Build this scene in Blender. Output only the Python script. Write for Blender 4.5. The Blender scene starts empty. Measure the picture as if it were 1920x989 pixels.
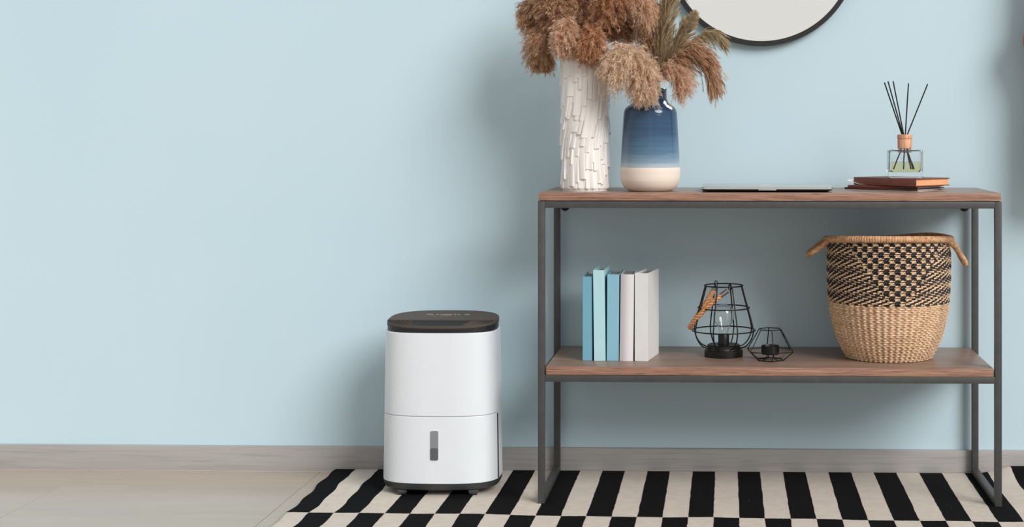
import bpy, bmesh, math, random
import numpy as np
from mathutils import Vector, Matrix

random.seed(7)
PI = math.pi
scene = bpy.context.scene
C = scene.collection

# ------------------------------------------------------------------ camera
cam_data = bpy.data.cameras.new('camera')
cam_data.sensor_fit = 'HORIZONTAL'
cam_data.sensor_width = 36.0
cam_data.lens = 36.0 * 2900 / 1920
cam_data.shift_x = (960 - 1275) / 1920
cam_data.shift_y = -(494.5 - 243) / 1920
cam_data.clip_start = 0.05
cam = bpy.data.objects.new('camera', cam_data)
cam.location = (0, -4.18, 0.93)
cam.rotation_euler = (PI / 2, 0, math.atan(0.03))
C.objects.link(cam)
scene.camera = cam

# ------------------------------------------------------------------ world and lights
world = bpy.data.worlds.new('room_light')
scene.world = world
world.use_nodes = True
bg = world.node_tree.nodes['Background']
bg.inputs['Color'].default_value = (1.0, 0.985, 0.96, 1)
bg.inputs['Strength'].default_value = 0.60


def area_light(name, loc, target, sx, sy, watts, color):
    d = bpy.data.lights.new(name, 'AREA')
    d.shape = 'RECTANGLE'
    d.size = sx
    d.size_y = sy
    d.energy = watts
    d.color = color
    o = bpy.data.objects.new(name, d)
    o.location = loc
    o.rotation_euler = (Vector(target) - Vector(loc)).to_track_quat('-Z', 'Y').to_euler()
    C.objects.link(o)
    return o


# soft daylight from the right, and an added panel behind the camera that brightens the mirror
sun_data = bpy.data.lights.new('window_daylight', 'SUN')
sun_data.energy = 2.9
sun_data.angle = math.radians(30)
sun_data.color = (1.0, 0.985, 0.965)
sun = bpy.data.objects.new('window_daylight', sun_data)
sun.location = (5.3, -5.9, 5.4)
sun.rotation_euler = Vector((-5.3, 5.7, -4.8)).to_track_quat('-Z', 'Y').to_euler()
C.objects.link(sun)
area_light('mirror_fill_light', (0.2, -8.6, 1.9), (0.2, 0, 1.9), 3.0, 2.2, 3.6, (1.0, 0.995, 0.96))  # added fill, only there to lift the mirror reflection

vs = scene.view_settings
vs.view_transform = 'Standard'
vs.look = 'None'
vs.gamma = 1.0
vs.use_curve_mapping = False
vs.exposure = 0.0


# ------------------------------------------------------------------ material helpers
def lin(c):
    return tuple(((v / 255) / 12.92 if v <= 10 else (((v / 255) + 0.055) / 1.055) ** 2.4) for v in c) + (1,)


class NT:
    def __init__(self, name):
        self.m = bpy.data.materials.new(name)
        self.m.use_nodes = True
        self.t = self.m.node_tree
        self.b = self.t.nodes['Principled BSDF']
        self.out = self.t.nodes['Material Output']

    def n(self, typ, **kw):
        nd = self.t.nodes.new(typ)
        for k, v in kw.items():
            setattr(nd, k, v)
        return nd

    def l(self, a, b):
        self.t.links.new(a, b)

    def coords(self, scale=(1, 1, 1), kind='Object', rot=(0, 0, 0)):
        tc = self.n('ShaderNodeTexCoord')
        mp = self.n('ShaderNodeMapping')
        mp.inputs['Scale'].default_value = scale
        mp.inputs['Rotation'].default_value = rot
        self.l(tc.outputs[kind], mp.inputs['Vector'])
        return mp.outputs['Vector']

    def noise(self, vec, scale=5, detail=3, rough=0.55, dist=0.0):
        nd = self.n('ShaderNodeTexNoise')
        nd.inputs['Scale'].default_value = scale
        nd.inputs['Detail'].default_value = detail
        nd.inputs['Roughness'].default_value = rough
        nd.inputs['Distortion'].default_value = dist
        self.l(vec, nd.inputs['Vector'])
        return nd.outputs['Fac']

    def ramp(self, fac, stops):
        nd = self.n('ShaderNodeValToRGB')
        cr = nd.color_ramp
        while len(cr.elements) < len(stops):
            cr.elements.new(0.5)
        for e, (p, c) in zip(cr.elements, stops):
            e.position = p
            e.color = c
        self.l(fac, nd.inputs['Fac'])
        return nd.outputs['Color']

    def mix(self, fac, a, b, blend='MIX'):
        nd = self.n('ShaderNodeMix', data_type='RGBA', blend_type=blend)
        for sock, v in ((nd.inputs[0], fac), (nd.inputs[6], a), (nd.inputs[7], b)):
            if hasattr(v, 'is_linked'):
                self.l(v, sock)
            else:
                sock.default_value = v
        return nd.outputs[2]

    def math(self, op, a, b=None):
        nd = self.n('ShaderNodeMath', operation=op)
        for i, v in enumerate((a, b)):
            if v is None:
                continue
            if hasattr(v, 'is_linked'):
                self.l(v, nd.inputs[i])
            else:
                nd.inputs[i].default_value = v
        return nd.outputs[0]

    def bump(self, h, strength=0.2, dist=0.001):
        nd = self.n('ShaderNodeBump')
        nd.inputs['Strength'].default_value = strength
        nd.inputs['Distance'].default_value = dist
        self.l(h, nd.inputs['Height'])
        self.l(nd.outputs['Normal'], self.b.inputs['Normal'])

    def col(self, c):
        if hasattr(c, 'is_linked'):
            self.l(c, self.b.inputs['Base Color'])
        else:
            self.b.inputs['Base Color'].default_value = c

    def set(self, **kw):
        for k, v in kw.items():
            self.b.inputs[k.replace('_', ' ')].default_value = v
        return self


def plain(name, c, rough=0.5, metal=0.0, var=0.06, scale=30, bump=0.0, **kw):
    t = NT(name)
    base = lin(c)
    dark = tuple(v * (1 - var) for v in base[:3]) + (1,)
    lite = tuple(min(1, v * (1 + var)) for v in base[:3]) + (1,)
    f = t.noise(t.coords(), scale, 3)
    t.col(t.ramp(f, [(0.3, dark), (0.7, lite)]))
    t.set(Roughness=rough, Metallic=metal, **kw)
    if bump:
        t.bump(t.noise(t.coords(), scale * 8, 3), bump)
    return t.m


def wood(name, c_dark, c_mid, c_lite, grain=(2.2, 40, 40), rough=0.42, fine=(6, 260, 260), bump=0.15, fmix=0.75, **kw):
    t = NT(name)
    a = t.noise(t.coords(grain), 1.0, 5, 0.6, 1.2)
    b = t.noise(t.coords(fine), 1.0, 4, 0.65, 0.4)
    base = t.ramp(a, [(0.25, lin(c_dark)), (0.5, lin(c_mid)), (0.75, lin(c_lite))])
    fineramp = t.ramp(b, [(0.36, (0.42, 0.38, 0.36, 1)), (0.52, (1, 1, 1, 1)), (0.72, (1.0, 1.0, 1.0, 1))])
    t.col(t.mix(fmix, base, fineramp, 'MULTIPLY'))
    t.set(Roughness=rough, **kw)
    t.bump(b, bump, 0.0006)
    return t.m


M = {}
# wall paint: even light blue with a faint roller texture
t = NT('blue_wall_paint')
f = t.noise(t.coords(), 1.2, 2)
t.col(t.ramp(f, [(0.3, lin((187, 211, 221))), (0.7, lin((191, 214, 224)))]))
t.set(Roughness=0.62)
t.bump(t.noise(t.coords(), 260, 3), 0.05, 0.0005)
M['wall'] = t.m
M['tile'] = None
t = NT('beige_porcelain_tile')
f = t.noise(t.coords((1.6, 7, 1)), 1.0, 5, 0.6, 0.6)
t.col(t.ramp(f, [(0.3, lin((168, 154, 140))), (0.7, lin((180, 166, 152)))]))
t.set(Roughness=0.22)
M['tile'] = t.m
M['grout'] = plain('grout', (120, 110, 100), 0.9)
M['baseboard'] = wood('grey_oak_laminate', (156, 153, 151), (164, 161, 159), (172, 169, 167), grain=(1.6, 26, 34), rough=0.5, fine=(4, 120, 120), bump=0.03, fmix=0.22)
M['plastic_white'] = plain('glossy_white_plastic', (222, 227, 232), 0.30, var=0.01)
M['seam'] = plain('seam_grey', (172, 175, 178), 0.6)
M['lid'] = plain('taupe_plastic', (80, 72, 67), 0.6, var=0.05)
M['lid'].node_tree.nodes['Principled BSDF'].inputs['Specular IOR Level'].default_value = 0.22
M['black_plastic'] = plain('black_plastic', (30, 30, 31), 0.38, var=0.05)
M['base_grey'] = plain('charcoal_plastic', (52, 54, 55), 0.5, var=0.04)
M['outlet'] = plain('matt_black_plastic', (20, 20, 21), 0.75, var=0.05)
M['icon'] = plain('pale_print', (160, 152, 148), 0.5)
M['gauge_light'] = plain('smoked_window', (134, 137, 138), 0.2, var=0.02)
M['gauge_dark'] = plain('smoked_water', (92, 95, 97), 0.18, var=0.02)
M['board'] = wood('brown_oak_board', (118, 94, 80), (140, 114, 99), (156, 130, 114), rough=0.36, fine=(4, 190, 190), fmix=0.45)
M['edge_band'] = wood('reddish_edge_band', (122, 88, 72), (158, 118, 99), (182, 144, 124), grain=(5, 60, 200), rough=0.5, fine=(14, 200, 520), fmix=0.85)
# dark grey steel with rubbed spots
t = NT('dark_steel')
f = t.noise(t.coords(), 45, 4)
g = t.noise(t.coords(), 160, 2)
c = t.ramp(f, [(0.3, lin((74, 74, 74))), (0.7, lin((82, 82, 81)))])
t.col(t.mix(t.ramp(g, [(0.76, (0, 0, 0, 1)), (0.8, (1, 1, 1, 1))]), c, lin((150, 146, 140))))
t.set(Roughness=0.45, Metallic=0.35)
M['steel'] = t.m
M['black_metal'] = plain('black_metal', (17, 17, 17), 0.42, metal=0.3, var=0.1)
M['mirror'] = plain('mirror_silver', (246, 246, 243), 0.01, metal=1.0, var=0.0)
M['mirror_frame'] = plain('black_mirror_frame', (32, 31, 32), 0.4, var=0.1)
M['ceramic_white'] = plain('white_ceramic', (234, 229, 224), 0.34, var=0.02, scale=8)
M['silver'] = plain('brushed_aluminium', (205, 208, 208), 0.28, metal=0.75, var=0.02)
M['laptop_dark'] = plain('laptop_shade_and_rubber', (22, 22, 24), 0.5)  # shade under the lid put into the base colour; also rubber feet
M['leather'] = plain('brown_leather', (116, 66, 52), 0.5, var=0.12, scale=60, bump=0.15)
M['pages_tan'] = plain('tan_page_edge', (226, 164, 120), 0.8, var=0.05)
M['notebook_dark'] = plain('dark_brown_card', (72, 38, 32), 0.6, var=0.1)
M['notebook_red'] = plain('russet_card', (128, 66, 50), 0.6, var=0.1)
M['paper'] = plain('white_paper', (232, 230, 226), 0.8, var=0.02)
M['cap_wood'] = wood('pale_beech', (205, 150, 112), (222, 168, 130), (232, 184, 148), grain=(30, 30, 6), fine=(160, 160, 20), bump=0.05, rough=0.55)
M['reed'] = plain('black_reed', (24, 24, 28), 0.7, var=0.2, scale=200)
M['book_pages'] = plain('shaded_page_block', (150, 156, 156), 0.85, var=0.06, scale=120)  # page grey carries the shade between the covers
M['oil'] = None


def glass_mat(name, color, ior=1.45, rough=0.0):
    t = NT(name)
    t.b.inputs['Base Color'].default_value = color
    t.set(Roughness=rough, IOR=ior)
    t.b.inputs['Transmission Weight'].default_value = 1.0
    return t.m


M['glass'] = glass_mat('clear_glass', (0.97, 0.985, 0.98, 1))
M['oil'] = glass_mat('pale_yellow_oil', (0.93, 0.86, 0.52, 1), 1.40)
M['tungsten'] = plain('filament_wire', (190, 185, 175), 0.3, metal=0.8)

# blue reactive glaze over a bare cream foot
t = NT('blue_glaze_on_cream_clay')
tc = t.n('ShaderNodeTexCoord')
sep = t.n('ShaderNodeSeparateXYZ')
t.l(tc.outputs['Object'], sep.inputs[0])
wob = t.noise(t.coords((5, 5, 60)), 1.0, 4, 0.6, 0.5)
z = t.math('ADD', sep.outputs['Z'], t.math('MULTIPLY', t.math('SUBTRACT', wob, 0.5), 0.035))
zn = t.math('DIVIDE', z, 0.26)
glaze = t.ramp(zn, [(0.225, lin((190, 198, 202))), (0.285, lin((138, 160, 176))), (0.38, lin((84, 116, 142))), (0.58, lin((50, 80, 110))), (0.95, lin((40, 64, 94)))])
band = t.noise(t.coords((2, 2, 90)), 1.0, 3)
glaze = t.mix(0.5, glaze, t.ramp(band, [(0.35, (0.62, 0.66, 0.74, 1)), (0.6, (1, 1, 1, 1))]), 'MULTIPLY')
clay = t.ramp(t.noise(t.coords((3, 3, 60)), 1.0, 3), [(0.3, lin((222, 205, 190))), (0.7, lin((234, 220, 207)))])
edge = t.math('GREATER_THAN', sep.outputs['Z'], 0.0605)
t.col(t.mix(edge, clay, glaze))
rr = t.n('ShaderNodeMapRange')
rr.inputs['To Min'].default_value = 0.62
rr.inputs['To Max'].default_value = 0.12
t.l(edge, rr.inputs['Value'])
t.l(rr.outputs['Result'], t.b.inputs['Roughness'])
t.bump(band, 0.3, 0.0015)
M['blue_vase'] = t.m

# strands coloured per face: natural or black (weaving)
t = NT('seagrass_strands')
at = t.n('ShaderNodeAttribute', attribute_name='dyed')
f = t.noise(t.coords(), 130, 3)
nat = t.ramp(f, [(0.28, lin((172, 134, 102))), (0.5, lin((216, 180, 145))), (0.72, lin((234, 205, 174)))])
blk = t.ramp(f, [(0.3, lin((20, 19, 22))), (0.75, lin((44, 42, 46)))])
t.col(t.mix(at.outputs['Fac'], nat, blk))
t.set(Roughness=0.6)
M['weave'] = t.m
t = NT('seagrass_wrap')
f = t.noise(t.coords(), 110, 3)
t.col(t.ramp(f, [(0.28, lin((160, 114, 80))), (0.5, lin((200, 154, 114))), (0.72, lin((222, 182, 144)))]))
t.set(Roughness=0.62)
M['wrap'] = t.m
M['basket_inside'] = plain('basket_gap_shade', (58, 42, 32), 0.9, var=0.2)  # dark brown paints the shade inside and between the strands
M['rope'] = plain('jute_rope', (208, 148, 102), 0.8, var=0.2, scale=180)
M['ferrule'] = plain('ferrule_metal', (150, 148, 145), 0.3, metal=0.85)
M['stem'] = plain('dry_stem', (176, 142, 96), 0.7, var=0.15)


def plume_mat(name, dark, mid, lite):
    t = NT(name)
    at = t.n('ShaderNodeAttribute', attribute_name='tint')
    col = t.ramp(at.outputs['Fac'], [(0.0, lin(dark)), (0.5, lin(mid)), (1.0, lin(lite))])
    t.col(col)
    t.set(Roughness=0.75)
    tr = t.n('ShaderNodeBsdfTranslucent')
    t.l(col, tr.inputs['Color'])
    mx = t.n('ShaderNodeMixShader')
    mx.inputs[0].default_value = 0.5
    t.l(t.b.outputs[0], mx.inputs[1])
    t.l(tr.outputs[0], mx.inputs[2])
    t.l(mx.outputs[0], t.out.inputs['Surface'])
    return t.m


M['plume_brown'] = plume_mat('brown_plume', (156, 116, 88), (208, 168, 134), (238, 208, 178))
M['plume_rust'] = plume_mat('rust_plume', (160, 112, 78), (212, 162, 122), (240, 204, 168))
M['plume_tan'] = plume_mat('tan_plume', (194, 156, 126), (228, 194, 164), (248, 226, 204))
M['plume_cream'] = plume_mat('cream_plume', (206, 176, 148), (236, 212, 186), (252, 238, 220))
M['plume_green'] = plume_mat('olive_plume', (140, 120, 90), (192, 170, 134), (226, 208, 178))

# black and cream woven blocks
t = NT('rug_blocks')
tc = t.n('ShaderNodeTexCoord')
sep = t.n('ShaderNodeSeparateXYZ')
t.l(tc.outputs['UV'], sep.inputs[0])
w1 = t.noise(t.coords(), 14, 2)
w2 = t.noise(t.coords(), 420, 2)
wob = t.math('ADD', t.math('MULTIPLY', t.math('SUBTRACT', w1, 0.5), 0.07), t.math('MULTIPLY', t.math('SUBTRACT', w2, 0.5), 0.10))
u = t.math('FLOOR', t.math('ADD', sep.outputs['X'], wob))
v = t.math('FLOOR', t.math('ADD', sep.outputs['Y'], t.math('MULTIPLY', wob, 0.13)))
chk = t.math('FLOORED_MODULO', t.math('ADD', u, v), 2.0)
pile = t.noise(t.coords(), 900, 2)
cream = t.ramp(t.noise(t.coords(), 40, 4), [(0.25, lin((200, 189, 178))), (0.75, lin((212, 202, 191)))])
black = t.ramp(pile, [(0.4, lin((9, 9, 11))), (0.8, lin((26, 26, 28)))])
lint = t.ramp(t.noise(t.coords(), 190, 1), [(0.80, (0, 0, 0, 1)), (0.82, (1, 1, 1, 1))])
black = t.mix(lint, black, lin((150, 146, 140)))
t.col(t.mix(chk, black, cream))
t.set(Roughness=0.95)
t.b.inputs['Specular IOR Level'].default_value = 0.1
t.bump(pile, 0.5, 0.002)
M['rug'] = t.m
M['coat'] = plain('rosewood_brown_cloth', (168, 118, 102), 0.7, var=0.1, scale=40, bump=0.1)


# ------------------------------------------------------------------ object helpers
def empty(name, loc, rz=0.0, label=None, cat=None, group=None):
    o = bpy.data.objects.new(name, None)
    o.empty_display_size = 0.05
    o.location = loc
    o.rotation_euler = (0, 0, rz)
    C.objects.link(o)
    tag(o, label, cat, group)
    return o


def tag(o, label=None, cat=None, group=None, kind=None):
    if label: o['label'] = label
    if cat: o['category'] = cat
    if group: o['group'] = group
    if kind: o['kind'] = kind
    return o


def link_mesh(name, me, mat, parent=None, smooth=True):
    o = bpy.data.objects.new(name, me)
    if mat:
        me.materials.append(M[mat] if isinstance(mat, str) else mat)
    if smooth is True:
        me.shade_smooth()
    elif smooth:
        me.set_sharp_from_angle(angle=math.radians(smooth)) if not me.shade_smooth() else None
    C.objects.link(o)
    if parent:
        o.parent = parent
    return o


def from_bm(name, bm, mat, parent=None, smooth=35):
    bmesh.ops.recalc_face_normals(bm, faces=bm.faces)
    me = bpy.data.meshes.new(name)
    bm.to_mesh(me)
    bm.free()
    if smooth:
        me.shade_smooth()
        me.set_sharp_from_angle(angle=math.radians(smooth))
    return link_mesh(name, me, mat, parent, smooth=False)


def box_bm(x0, x1, y0, y1, z0, z1, bev=0.0, seg=2):
    bm = bmesh.new()
    bmesh.ops.create_cube(bm, size=1)
    for v in bm.verts:
        v.co = Vector(((x0 + x1) / 2 + v.co.x * (x1 - x0), (y0 + y1) / 2 + v.co.y * (y1 - y0), (z0 + z1) / 2 + v.co.z * (z1 - z0)))
    if bev:
        bmesh.ops.bevel(bm, geom=bm.edges[:], offset=bev, segments=seg, affect='EDGES', profile=0.6)
    return bm


def box(name, mat, parent, x0, x1, y0, y1, z0, z1, bev=0.0, seg=2):
    return from_bm(name, box_bm(x0, x1, y0, y1, z0, z1, bev, seg), mat, parent)


def grid_mesh(name, P, closed_u=True, closed_v=False):
    """P: (rows, cols, 3) array -> quads"""
    P = np.asarray(P, dtype=np.float64)
    nv, nu = P.shape[:2]
    idx = np.arange(nv * nu).reshape(nv, nu)
    a = idx if closed_v else idx[:-1]
    b = np.roll(idx, -1, 0) if closed_v else idx[1:]
    if closed_u:
        a2, b2 = np.roll(a, -1, 1), np.roll(b, -1, 1)
    else:
        a2, b2 = a[:, 1:], b[:, 1:]
        a, b = a[:, :-1], b[:, :-1]
    F = np.stack([a, a2, b2, b], -1).reshape(-1, 4)
    return np_mesh(name, P.reshape(-1, 3), F)


def np_mesh(name, V, F):
    me = bpy.data.meshes.new(name)
    k = F.shape[1]
    me.vertices.add(len(V))
    me.vertices.foreach_set('co', np.ascontiguousarray(V, dtype=np.float32).ravel())
    me.loops.add(F.size)
    me.loops.foreach_set('vertex_index', np.ascontiguousarray(F, dtype=np.int32).ravel())
    me.polygons.add(len(F))
    me.polygons.foreach_set('loop_start', np.arange(0, F.size, k, dtype=np.int32))
    me.update(calc_edges=True)
    me.validate()
    return me


def lathe(name, prof, mat, parent, n=64, loc=(0, 0), smooth=35):
    """prof: list of (r, z) from bottom centre; r=0 ends are closed"""
    bm = bmesh.new()
    rings = []
    for r, z in prof:
        if r < 1e-6:
            rings.append([bm.verts.new((loc[0], loc[1], z))])
        else:
            rings.append([bm.verts.new((loc[0] + r * math.cos(2 * PI * i / n), loc[1] + r * math.sin(2 * PI * i / n), z)) for i in range(n)])
    for A, B in zip(rings, rings[1:]):
        if len(A) == 1 and len(B) == 1:
            continue
        for i in range(n):
            j = (i + 1) % n
            if len(A) == 1:
                bm.faces.new((A[0], B[j], B[i]))
            elif len(B) == 1:
                bm.faces.new((A[i], A[j], B[0]))
            else:
                bm.faces.new((A[i], A[j], B[j], B[i]))
    bmesh.ops.remove_doubles(bm, verts=bm.verts[:], dist=1e-6)
    return from_bm(name, bm, mat, parent, smooth)


def spline(pts, n):
    """Catmull-Rom through pts, n samples"""
    P = np.array(pts, dtype=float)
    P = np.vstack([2 * P[0] - P[1], P, 2 * P[-1] - P[-2]])
    m = len(P) - 3
    out = []
    for t in np.linspace(0, m, n):
        i = min(int(t), m - 1)
        u = t - i
        p0, p1, p2, p3 = P[i:i + 4]
        out.append(0.5 * ((2 * p1) + (-p0 + p2) * u + (2 * p0 - 5 * p1 + 4 * p2 - p3) * u * u + (-p0 + 3 * p1 - 3 * p2 + p3) * u ** 3))
    return np.array(out)


def frames(P, closed=False):
    T = np.gradient(P, axis=0)
    if closed:
        T = np.roll(P, -1, 0) - np.roll(P, 1, 0)
    T /= np.linalg.norm(T, axis=1, keepdims=True) + 1e-12
    N = np.zeros_like(P)
    ref = np.array([0, 0, 1.0]) if abs(T[0][2]) < 0.9 else np.array([1.0, 0, 0])
    n = np.cross(T[0], ref)
    for i in range(len(P)):
        n = n - T[i] * np.dot(n, T[i])
        n /= np.linalg.norm(n) + 1e-12
        N[i] = n
    B = np.cross(T, N)
    return T, N, B


def tube_verts(P, r, sides=8, closed=False):
    P = np.asarray(P, dtype=float)
    T, N, B = frames(P, closed)
    r = np.broadcast_to(np.asarray(r, dtype=float), (len(P),))
    a = np.linspace(0, 2 * PI, sides, endpoint=False)
    return P[:, None, :] + r[:, None, None] * (np.cos(a)[None, :, None] * N[:, None, :] + np.sin(a)[None, :, None] * B[:, None, :])


def tube_bm(bm, P, r, sides=8, closed=False):
    V = tube_verts(P, r, sides, closed)
    rows = [[bm.verts.new(p) for p in row] for row in V]
    k = len(rows)
    for i in range(k if closed else k - 1):
        A, B_ = rows[i], rows[(i + 1) % k]
        for j in range(sides):
            bm.faces.new((A[j], A[(j + 1) % sides], B_[(j + 1) % sides], B_[j]))
    if not closed:
        bm.faces.new(rows[0][::-1])
        bm.faces.new(rows[-1])


def tube(name, P, r, mat, parent, sides=8, closed=False):
    bm = bmesh.new()
    tube_bm(bm, P, r, sides, closed)
    return from_bm(name, bm, mat, parent, 50)


def ring_pts(r, z, n=64, ph=0.0):
    return [(r * math.cos(ph + 2 * PI * i / n), r * math.sin(ph + 2 * PI * i / n), z) for i in range(n)]


def sup(a, b, n, k, yc=0.0):
    """superellipse outline, k points, starting at +x, counter-clockwise"""
    out = []
    for i in range(k):
        th = 2 * PI * i / k
        c, s = math.cos(th), math.sin(th)
        out.append((a * math.copysign(abs(c) ** (2 / n), c), yc + b * math.copysign(abs(s) ** (2 / n), s)))
    return out


def loft(name, rings, mat, parent, smooth=35, cap=True):
    """rings: list of lists of 3D points, all the same length"""
    bm = bmesh.new()
    R = [[bm.verts.new(p) for p in ring] for ring in rings]
    k = len(R[0])
    for A, B in zip(R, R[1:]):
        for i in range(k):
            bm.faces.new((A[i], A[(i + 1) % k], B[(i + 1) % k], B[i]))
    if cap:
        bm.faces.new(R[0][::-1])
        bm.faces.new(R[-1])
    return from_bm(name, bm, mat, parent, smooth)


# ================================================================== SETTING
wall = box('wall_back', 'wall', None, -4.0, 3.6, 0.0, 0.12, -0.02, 2.7)
tag(wall, 'plain light blue painted wall behind the console table', 'wall', kind='structure')
bb = box('baseboard_back', 'baseboard', None, -4.0, 3.6, -0.014, 0.0, 0.0, 0.069, 0.0025)
tag(bb, 'grey wood-grain baseboard along the blue wall', 'baseboard', kind='structure')
M['bead'] = plain('sealant', (186, 178, 168), 0.7)
box('sealant_bead', 'bead', bb, -4.0, -1.07, -0.0158, -0.0138, 0.0002, 0.0016, 0.0003)
floor = box('floor', 'grout', None, -4.1, 3.6, -6.0, 0.12, -0.05, -0.0025)
tag(floor, 'glossy beige porcelain tile floor', 'floor', kind='structure')

xs = [-1.735 + 0.632 * k for k in range(-3, 8)]
ys = [0.0, -0.512] + [-0.512 - 0.632 * k for k in range(1, 6)]
tile_cache = {}
for yi in range(len(ys) - 1):
    for xi in range(len(xs) - 1):
        w, d = xs[xi + 1] - xs[xi], ys[yi] - ys[yi + 1]
        key = (round(w, 3), round(d, 3))
        if key not in tile_cache:
            g = 0.0008
            bm = box_bm(-w / 2 + g, w / 2 - g, -d / 2 + g, d / 2 - g, -0.008, 0, 0.0006, 1)
            me = bpy.data.meshes.new('tile')
            bm.to_mesh(me)
            bm.free()
            me.materials.append(M['tile'])
            tile_cache[key] = me
        o = bpy.data.objects.new('tile', tile_cache[key])
        o.location = ((xs[xi] + xs[xi + 1]) / 2, (ys[yi] + ys[yi + 1]) / 2, 0)
        o.parent = floor
        C.objects.link(o)


# ================================================================== RUG
def build_rug():
    x0, x1 = -1.0565, 1.15
    y0, y1 = -0.0155, -1.42
    nx, ny = 260, 150
    X = np.linspace(x0, x1, nx)
    Yt = np.linspace(0, 1, ny)
    Yt = Yt ** 1.25
    gx, gt = np.meshgrid(X, Yt)
    gy = y0 + (y1 - y0) * gt
    rng = np.random.RandomState(3)
    hump = np.clip((gx - 0.668) / 0.10, 0, 1)
    hump = hump * hump * (3 - 2 * hump)
    lift = 0.020 * hump * np.exp(-((gy - y0) / 0.07) ** 2)
    ripple = 0.0018 * np.sin(gx * 9 + 1) * np.sin(gy * 11 + 0.5) + 0.0012 * np.sin(gx * 23 + gy * 7)
    foot = np.clip((gy - y0) / -0.06, 0, 1)
    top = 0.0085 + lift + np.maximum(ripple, -0.001) * 0.6 * foot
    # wavy left edge
    edge = np.clip(1 - (gx - x0) / 0.25, 0, 1)
    gx2 = gx + edge * (0.003 * np.sin(gy * 13) + 0.003 * np.sin(gy * 41))
    P = np.stack([gx2, gy, top], -1)
    B = np.stack([gx2, gy, np.maximum(top - 0.008, 0.0006)], -1)
    V = np.vstack([P.reshape(-1, 3), B.reshape(-1, 3)])
    idx = np.arange(nx * ny).reshape(ny, nx)
    n = nx * ny
    q = np.stack([idx[:-1, :-1], idx[1:, :-1], idx[1:, 1:], idx[:-1, 1:]], -1).reshape(-1, 4)
    F = [q, q[:, ::-1] + n]
    def side(a):
        return np.stack([a[:-1], a[1:], a[1:] + n, a[:-1] + n], -1)
    for a in (idx[0], idx[-1][::-1], idx[::-1, 0], idx[:, -1]):
        F.append(side(a))
    F = np.vstack(F)
    me = np_mesh('rug', V, F)
    # colour-block coordinates: u counts stripes, v counts rows
    u = (gx + 0.9408) / 0.0607 + 100
    u = np.maximum(u, 98.2)
    vrow = (-(gy) - (0.505 + 0.025 * (gx + 0.3))) / 0.56 + 11
    uv = np.stack([u, vrow], -1).reshape(-1, 2)
    uv = np.vstack([uv, uv])
    li = np.empty(len(me.loops), dtype=np.int32)
    me.loops.foreach_get('vertex_index', li)
    lay = me.uv_layers.new(name='blocks')
    lay.data.foreach_set('uv', uv[li].astype(np.float32).ravel())
    o = link_mesh('rug', me, 'rug', None)
    tag(o, 'flat woven rug with black and cream striped blocks under the table', 'rug')


build_rug()

# ================================================================== CONSOLE TABLE
XL, XR, YF, YB = -0.464, 0.672, -0.385, -0.018
tbl = empty('console_table', (0.104, -0.2, 0.0085), 0, 'console table with brown wooden top and shelf on dark steel frame', 'table')
ox, oy, oz = 0.104, -0.2, 0.0085


def tb(name, mat, x0, x1, y0, y1, z0, z1, bev=0.0012):
    return box(name, mat, tbl, x0 - ox, x1 - ox, y0 - oy, y1 - oy, z0 - oz, z1 - oz, bev)


s = 0.0168
box_top = tb('tabletop', 'board', XL + 0.002, XR - 0.002, YF + 0.001, YB, 0.7548, 0.774)
shelf_b = tb('shelf', 'board', XL + s + 0.0035, XR - s - 0.0035, YF + 0.0005, YB - 0.002, 0.3255, 0.346)
for par, x0_, x1_, z0_, z1_ in ((box_top, XL + 0.002, XR - 0.002, 0.7548, 0.774), (shelf_b, XL + s + 0.0035, XR - s - 0.0035, 0.3255, 0.346)):
    eb = tb('edge_band', 'edge_band', x0_ + 0.0004, x1_ - 0.0004, YF - 0.0004, YF + 0.0015, z0_ + 0.0004, z1_ - 0.0004, 0.0004)
    eb.parent = par
zt = 0.7535
for x in (XL, XR - s):
    for y in (YF, YB - s):
        tb('leg', 'steel', x, x + s, y, y + s, 0.0085, zt)
    tb('foot_rail', 'steel', x, x + s, YF + s, YB - s, 0.0085, 0.0085 + s)
    tb('side_rail', 'steel', x, x + s, YF + s, YB - s, zt - s, zt)
    tb('shelf_side_rail', 'steel', x + 0.0006, x + s - 0.0006, YF + s, YB - s, 0.3085, 0.3085 + s)
for y in (YF, YB - s):
    tb('top_rail', 'steel', XL + s, XR - s, y, y + s, zt - s, zt)
    tb('shelf_rail', 'steel', XL + s, XR - s, y, y + s, 0.3085, 0.3085 + s)
for x in (-0.431, 0.631):
    bm = bmesh.new()
    bmesh.ops.create_uvsphere(bm, u_segments=20, v_segments=10, radius=0.0125)
    for v in bm.verts:
        v.co = Vector((v.co.x + x - ox, v.co.y * 0.45 - 0.058 - oy, v.co.z + 0.7245 - oz))
    from_bm('wall_fixing', bm, 'black_metal', tbl)


# ================================================================== DEHUMIDIFIER
dh = empty('dehumidifier', (-0.729, -0.212, 0.0085), 0, 'white dehumidifier with dark taupe lid standing on the rug', 'dehumidifier')
zb = 0.0085
K = 160


def dring(a, b, z, n=3.0, off=0.0):
    return [(x, y, z - zb) for x, y in sup(a + off, b + off, n, K)]


def half(z):
    t_ = (z - 0.036) / 0.384
    return 0.1495 - 0.0055 * t_, 0.110 - 0.005 * t_


def shell(name, z0, z1, mat, r=0.0022, off=0.0, cap=True):
    rings = []
    steps = [(z0, -r), (z0 + r * 0.3, -r * 0.3), (z0 + r, 0), (z0 + 1.6 * r, 0)] + [(z0 + r + (z1 - z0 - 2 * r) * k / 6, 0) for k in range(1, 6)] + [(z1 - 1.6 * r, 0), (z1 - r, 0), (z1 - r * 0.3, -r * 0.3), (z1, -r)]
    for z_, o_ in steps:
        a, b = half(z_)
        rings.append(dring(a, b, z_, off=o_ + off))
    return loft(name, rings, mat, dh, 30, cap)


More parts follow.
